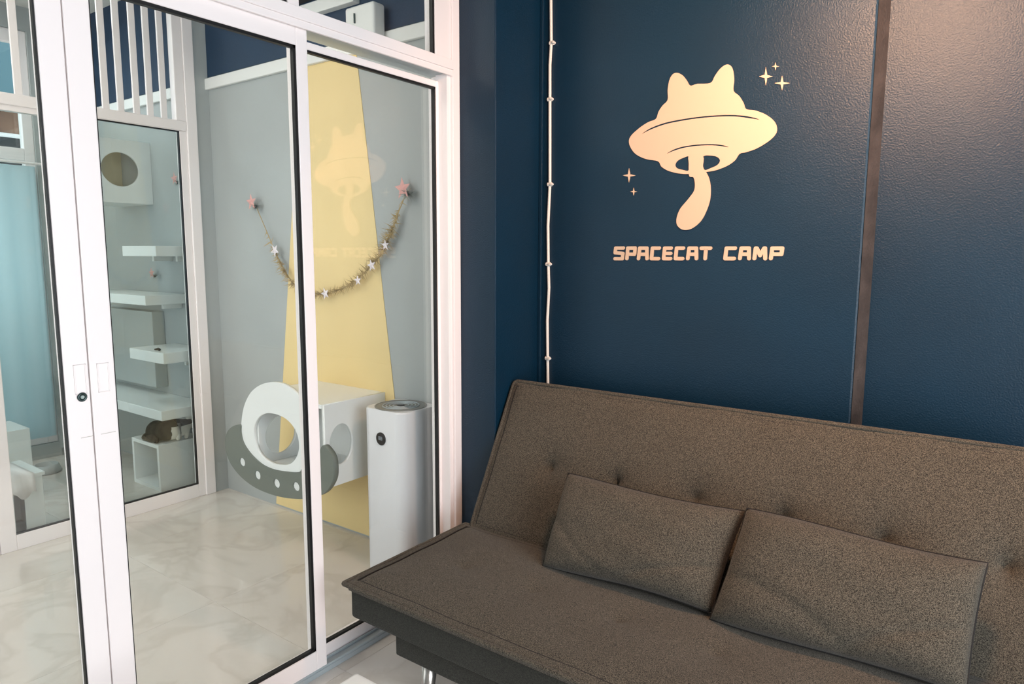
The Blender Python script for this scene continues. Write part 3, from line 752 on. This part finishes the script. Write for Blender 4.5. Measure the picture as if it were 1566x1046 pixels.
# ------------------------------------------------------------------ cat furniture in the nook
def cube_open(name, x0, x1, y0, y1, z0, z1, t, label, cat, holes=None):
    e = empty(name, ((x0+x1)/2, (y0+y1)/2, z0)); tag(e, label, cat)
    box('side_board', x0, x0+t, y0, y1, z0, z1-t, 'board', e); box('side_board', x1-t, x1, y0, y1, z0, z1-t, 'board', e)
    box('top_board', x0, x1, y0, y1, z1-t, z1, 'board', e, bev=.001); box('bottom_board', x0+t, x1-t, y0, y1, z0, z0+t, 'board', e)
    box('back_board', x0+t, x1-t, y1-t, y1, z0+t, z1-t, 'board', e)
    return e
cube_open('cat_cube', -2.55, -2.225, 1.99, 2.262, 0, .285, .022, 'white open-fronted cube on the floor with the cat on top', 'cat cube')
def shelf(name, px0, px1, py, y0, th_, label, extra=0):
    a, b = at(px0, py, 1, y0), at(px1, py, 1, y0)
    e = empty(name, ((a.x+b.x)/2, YI, b.z)); tag(e, label, 'cat shelf', 'cat shelves')
    del e['group']
    box('board', a.x, b.x, y0, YI-.001, b.z-th_/2, b.z+th_/2, 'board', e, bev=.003)
    o2 = wloc(e)
    br = bmesh.new(); bx(br, a.x+.05-o2.x, a.x+.07-o2.x, YI-.12-o2.y, YI-.001-o2.y, b.z-th_/2-.03-o2.z, b.z-th_/2-o2.z)
    obj('bracket', br, 'whitep', e); br = bmesh.new()
    bx(br, b.x-.07-o2.x, b.x-.05-o2.x, YI-.12-o2.y, YI-.001-o2.y, b.z-th_/2-.03-o2.z, b.z-th_/2-o2.z)
    obj('bracket', br, 'whitep', e)
shelf('cat_shelf', 187, 238, 384, 2.0, .060, 'white floating cat shelf highest of the row, level with the middle of the wall')
shelf('cat_shelf', 130, 222, 460, 2.02, .058, 'white cat shelf second from the top, half hidden by the door stile')
shelf('cat_shelf', 199, 250, 549, 1.99, .064, 'white floating cat shelf with a small dark toy lying on it')
shelf('cat_shelf', 100, 247, 637, 1.97, .058, 'long white cat shelf lowest of the row, directly above the cat')
# upright board panel under the second shelf
pa, pb = at(150, 470, 1, 2.16), at(224, 470, 1, 2.16)
tag(box('support_panel', pa.x, pb.x, 2.19, YI-.001, at(224, 590, 1, 2.19).z, at(224, 468, 1, 2.16).z-.04, 'grey', bev=.003), 'white upright panel between two cat shelves', 'panel')
# toy
ty = at(241, 536, 1, 2.10); zt_ = at(250, 549, 1, 1.99).z+.032
tc = at(241, 535, 2, zt_+.006)
bm = bmesh.new(); tube(bm, [(-.035, 0, .006), (-.015, .012, .009), (.01, .006, .008), (.032, -.008, .006)], .006, 8, rad=[.004, .008, .008, .003])
ty_ = obj('cat_toy', bm, 'piping', None, True); ty_.location = (tc.x, min(tc.y, 2.2), zt_-.0005); tag(ty_, 'small dark cat toy lying on the white floating shelf', 'toy')
# square box with round openings high on the wall
sx = -2.66
z0s, z1s = 1.722, 2.10
hx_ = empty('cat_box', (sx-.2, 2.0, z0s)); tag(hx_, 'white wall box with a round opening high above the cat shelves', 'cat box')
hc = at(184, 259, 0, sx); y0s = 1.86
hm = lambda u, v, d: (sx-d, u, v)
plate('front_board', [[(y0s, z0s), (YI-.001, z0s), (YI-.001, z1s), (y0s, z1s)], ell(hc.y, hc.z, .112, .102, 44)], .018, hm, 'board', hx_)
plate('side_board', [[(sx-.40, z0s), (sx-.018, z0s), (sx-.018, z1s), (sx-.40, z1s)], ell(sx-.21, (z0s+z1s)/2, .12, .11, 44)], .018, lambda u, v, d: (u, y0s+d, v), 'board', hx_)
box('top_board', sx-.40, sx-.018, y0s+.018, YI-.001, z1s-.018, z1s, 'board', hx_); box('bottom_board', sx-.40, sx-.018, y0s+.018, YI-.001, z0s, z0s+.018, 'board', hx_)
box('back_board', sx-.40, sx-.385, y0s+.018, YI-.001, z0s+.018, z1s-.018, 'beige', hx_)

# ------------------------------------------------------------------ cat lying on the cube
def skin(name, chains, m, parent=None, sub=2, off=Vector((0, 0, 0))):
    me = D.meshes.new(name); vs = []; es = []; rs = []
    for ch in chains:
        base = None
        for k, (p, r_) in enumerate(ch):
            if isinstance(p, int): base = p; continue
            vs.append(Vector(p)-off); rs.append(r_ if name != 'body' else (tuple(q*1.1 for q in r_) if isinstance(r_, tuple) else r_*1.08))
            if base is not None: es.append((base, len(vs)-1))
            base = len(vs)-1
    me.from_pydata(vs, es, [])
    o = link(name, me, m, parent)
    bpy.context.view_layer.objects.active = o
    sk = o.modifiers.new('k', 'SKIN'); sk.use_smooth_shade = True
    lay = me.skin_vertices[0] if me.skin_vertices else None
    if lay is None:
        with bpy.context.temp_override(object=o, active_object=o): bpy.ops.mesh.customdata_skin_add()
        lay = me.skin_vertices[0]
    for i, v in enumerate(lay.data):
        rr = rs[i]; v.radius = rr if isinstance(rr, tuple) else (rr, rr); v.use_root = (i == 0)
    s = o.modifiers.new('u', 'SUBSURF'); s.levels = sub; s.render_levels = sub
    dg = bpy.context.evaluated_depsgraph_get(); nm = D.meshes.new_from_object(o.evaluated_get(dg))
    o.modifiers.clear(); o.data = nm
    for p_ in nm.polygons: p_.use_smooth = True
    return o
cx_, zc = -2.315, .285
cat = empty('cat', (cx_, 2.09, zc)); tag(cat, 'tabby and white cat crouching on the white cube under the lowest shelf', 'cat')
co_ = wloc(cat)
body_ch = [[((cx_-.085, 2.035, zc+.060), (.050, .058)), ((cx_-.045, 2.055, zc+.066), (.062, .064)), ((cx_+.005, 2.08, zc+.066), (.062, .062)), ((cx_+.035, 2.115, zc+.064), (.052, .056)), ((cx_+.042, 2.155, zc+.066), (.044, .048)), ((cx_+.04, 2.19, zc+.078), .034), ((cx_+.035, 2.215, zc+.082), .034), ((cx_+.03, 2.235, zc+.076), .020)],
           [3, ((cx_+.068, 2.125, zc+.040), .020), ((cx_+.078, 2.122, zc+.016), .013), ((cx_+.083, 2.105, zc+.011), .012)],
           [4, ((cx_+.070, 2.175, zc+.040), .018), ((cx_+.078, 2.172, zc+.014), .012), ((cx_+.083, 2.158, zc+.010), .011)],
           [1, ((cx_-.02, 2.012, zc+.040), .032), ((cx_+.028, 2.008, zc+.016), .015), ((cx_+.05, 2.008, zc+.012), .012)]]
body_ch = [[(p if (isinstance(p, int)) else p, r) for (p, r) in [(q, 0) if isinstance(q, int) else q for q in ch]] for ch in body_ch]
M['cat'] = D.materials.new('cat_coat'); mc = M['cat']; mc.use_nodes = True
n = mc.node_tree.nodes; l = mc.node_tree.links; b = n['Principled BSDF']; b.inputs['Roughness'].default_value = .9
g = n.new('ShaderNodeNewGeometry'); sx_ = n.new('ShaderNodeSeparateXYZ'); l.new(g.outputs['Position'], sx_.inputs[0])
nz = n.new('ShaderNodeTexNoise'); nz.inputs['Scale'].default_value = 20; l.new(g.outputs['Position'], nz.inputs['Vector'])
wv = n.new('ShaderNodeTexWave'); wv.inputs['Scale'].default_value = 9; wv.inputs['Distortion'].default_value = 5; l.new(g.outputs['Position'], wv.inputs['Vector'])
cr = n.new('ShaderNodeValToRGB'); cr.color_ramp.elements[0].color = lin((16, 15, 13))+(1,); cr.color_ramp.elements[1].color = lin((52, 48, 40))+(1,); l.new(wv.outputs['Fac'], cr.inputs['Fac'])
a1 = n.new('ShaderNodeMath'); a1.operation = 'MULTIPLY_ADD'; a1.inputs[1].default_value = .05; l.new(nz.outputs['Fac'], a1.inputs[0]); l.new(sx_.outputs[1], a1.inputs[2])
gt = n.new('ShaderNodeMath'); gt.operation = 'GREATER_THAN'; gt.inputs[1].default_value = 2.108; l.new(a1.outputs[0], gt.inputs[0])
lo = n.new('ShaderNodeMath'); lo.operation = 'LESS_THAN'; lo.inputs[1].default_value = zc+.088; l.new(sx_.outputs[2], lo.inputs[0])
an = n.new('ShaderNodeMath'); an.operation = 'MULTIPLY'; l.new(gt.outputs[0], an.inputs[0]); l.new(lo.outputs[0], an.inputs[1])
mx = n.new('ShaderNodeMixRGB'); mx.inputs[2].default_value = lin((228, 222, 210))+(1,); l.new(an.outputs[0], mx.inputs[0]); l.new(cr.outputs[0], mx.inputs[1]); l.new(mx.outputs[0], b.inputs['Base Color'])
skin('body', body_ch, 'cat', cat, 2, co_)
for s in (-1, 1):
    bm = bmesh.new(); c = Vector((cx_+.036+s*.017, 2.205, zc+.106))-co_
    bmesh.ops.create_cone(bm, cap_ends=True, segments=8, radius1=.012, radius2=.001, depth=.026, matrix=Matrix.Translation(c)); obj('ear', bm, 'catd', cat, True)
for s in (-1, 1):
    bm = bmesh.new(); bmesh.ops.create_uvsphere(bm, u_segments=10, v_segments=8, radius=.0045, matrix=Matrix.Translation(Vector((cx_+.034+s*.012, 2.243, zc+.084))-co_)); obj('eye', bm, 'black', cat, True)
skin('tail', [[((cx_-.105, 2.045, zc+.035), .018), ((cx_-.13, 2.02, zc+.018), .016), ((cx_-.10, 1.998, zc+.015), .014), ((cx_-.04, 1.994+.006, zc+.014), .012), ((cx_+.01, 2.0, zc+.012), .009)]], 'catd', cat, 2, co_)

# ------------------------------------------------------------------ far left of the nook: pet house, reflection sheet, box, bowl
bl = at(72, 722, 2, 0); bm = bmesh.new()
lathe(bm, [(.001, 0), (.075, 0), (.085, .008), (.068, .055), (.062, .055), (.060, .02), (.001, .018)], (0, 0, 0), 28)
bw = obj('pet_bowl', bm, 'steel', None, True); bw.location = (bl.x, bl.y, 0); tag(bw, 'round grey pet bowl on the marble floor behind the left door', 'bowl')
hp = at(22, 812, 0, -2.12)
ph_ = empty('pet_house', (-2.25, 1.16, 0)); tag(ph_, 'white pet house with arched doorway behind the far left glass', 'pet house')
arch = [(0, 0)]
ya, ybb = 1.05, 1.345
ar = [(1.215-.001, .012), (1.262, .012)]+[(1.2385+.0235*math.cos(a), .20+.05*math.sin(a)) for a in [k*PI/10 for k in range(11)]]
plate('front_board', [[(ya, 0), (ybb, 0), (ybb, .30), (ya, .30)], ar[:1]+ar[1:]], .016, lambda u, v, d: (-2.12-d, u, v), 'board', ph_)
box('side_board', -2.40, -2.136, ya, ya+.016, 0, .30, 'board', ph_); box('side_board', -2.40, -2.136, ybb-.016, ybb, 0, .30, 'board', ph_)
box('back_board', -2.416, -2.40, ya, ybb, 0, .30, 'board', ph_); box('roof_board', -2.43, -2.11, ya-.01, ybb+.01, .30, .316, 'board', ph_)
# white sheet with a pointed edge, added to imitate a bright glass reflection
bm = bmesh.new(); ns = 26
top1 = [bm.verts.new((-2.42, ya-.16+k*(ybb-ya+.12)/ns, .322)) for k in range(ns+1)]
top2 = [bm.verts.new((-2.100, ya-.16+k*(ybb-ya+.12)/ns, .322)) for k in range(ns+1)]
hem = [bm.verts.new((-2.093+.006*math.sin(k*1.3), ya-.16+k*(ybb-ya+.12)/ns, .322-(.075+.05*abs(math.sin(k*.62))))) for k in range(ns+1)]
for k in range(ns):
    bm.faces.new((top1[k], top1[k+1], top2[k+1], top2[k])); bm.faces.new((top2[k], top2[k+1], hem[k+1], hem[k]))
cl = obj('reflection_sheet', bm, 'white', None, True); s_ = cl.modifiers.new('s', 'SOLIDIFY'); s_.thickness = .004
tag(cl, 'added white scalloped sheet imitating a bright glass reflection over the pet house', 'reflection sheet')
q = at(30, 655, 2, .42)
cube_open('storage_cube', -2.99, -2.70, 1.26, 1.502, 0, .42, .02, 'tall white cube left of the pet bowl behind the left door', 'cube')

# ------------------------------------------------------------------ house across the yard, seen above the far window rail
hb_ = empty('neighbour_house', (-11, 4.5, 0)); tag(hb_, 'brown rendered house with teal roof outside the far window', 'house')
box('wall', -13, -10, 1.0, 8, 0, 3.55, 'brick', hb_)
bm = bmesh.new(); o = wloc(hb_)
v = [bm.verts.new(Vector(p)-o) for p in ((-9.6, .6, 3.5), (-9.6, 8.4, 3.5), (-11.5, 8.4, 4.9), (-11.5, .6, 4.9), (-13.4, .6, 3.5), (-13.4, 8.4, 3.5))]
for f in ((0, 1, 2, 3), (3, 2, 5, 4), (0, 3, 4), (1, 5, 2), (0, 4, 5, 1)): bm.faces.new([v[k] for k in f])
obj('roof', bm, 'roof', hb_)
for y in (2.0, 3.6, 5.2, 6.8):
    f = box('window', -10, -9.96, y, y+.7, 2.1, 3.1, 'white', hb_); box('pane', -9.96, -9.95, y+.06, y+.64, 2.16, 3.04, 'black', f, off=wloc(f))
tag(box('ground', -16, XF-.1, -4, 9, -.12, -.02, 'grout'), kind=S)

# ------------------------------------------------------------------ pendant lamp that carries the warm light (above the frame)
pl = empty('pendant_lamp', (1.50, 1.50, 2.41)); tag(pl, 'black pendant lamp hanging in front of the navy wall, above the sofa', 'lamp')
pl.rotation_euler = so.rotation_euler
bm = bmesh.new(); lathe(bm, [(.165, -.02), (.172, -.02), (.10, .10), (.03, .14), (.024, .135), (.094, .095), (.165, -.02)], (0, 0, 0), 32, 2, False); obj('shade', bm, 'black', pl, True)
bm = bmesh.new(); tube(bm, [(0, 0, .13), (0, .12, .28), (0, .26, .46)], .004, 6); obj('cord', bm, 'black', pl)
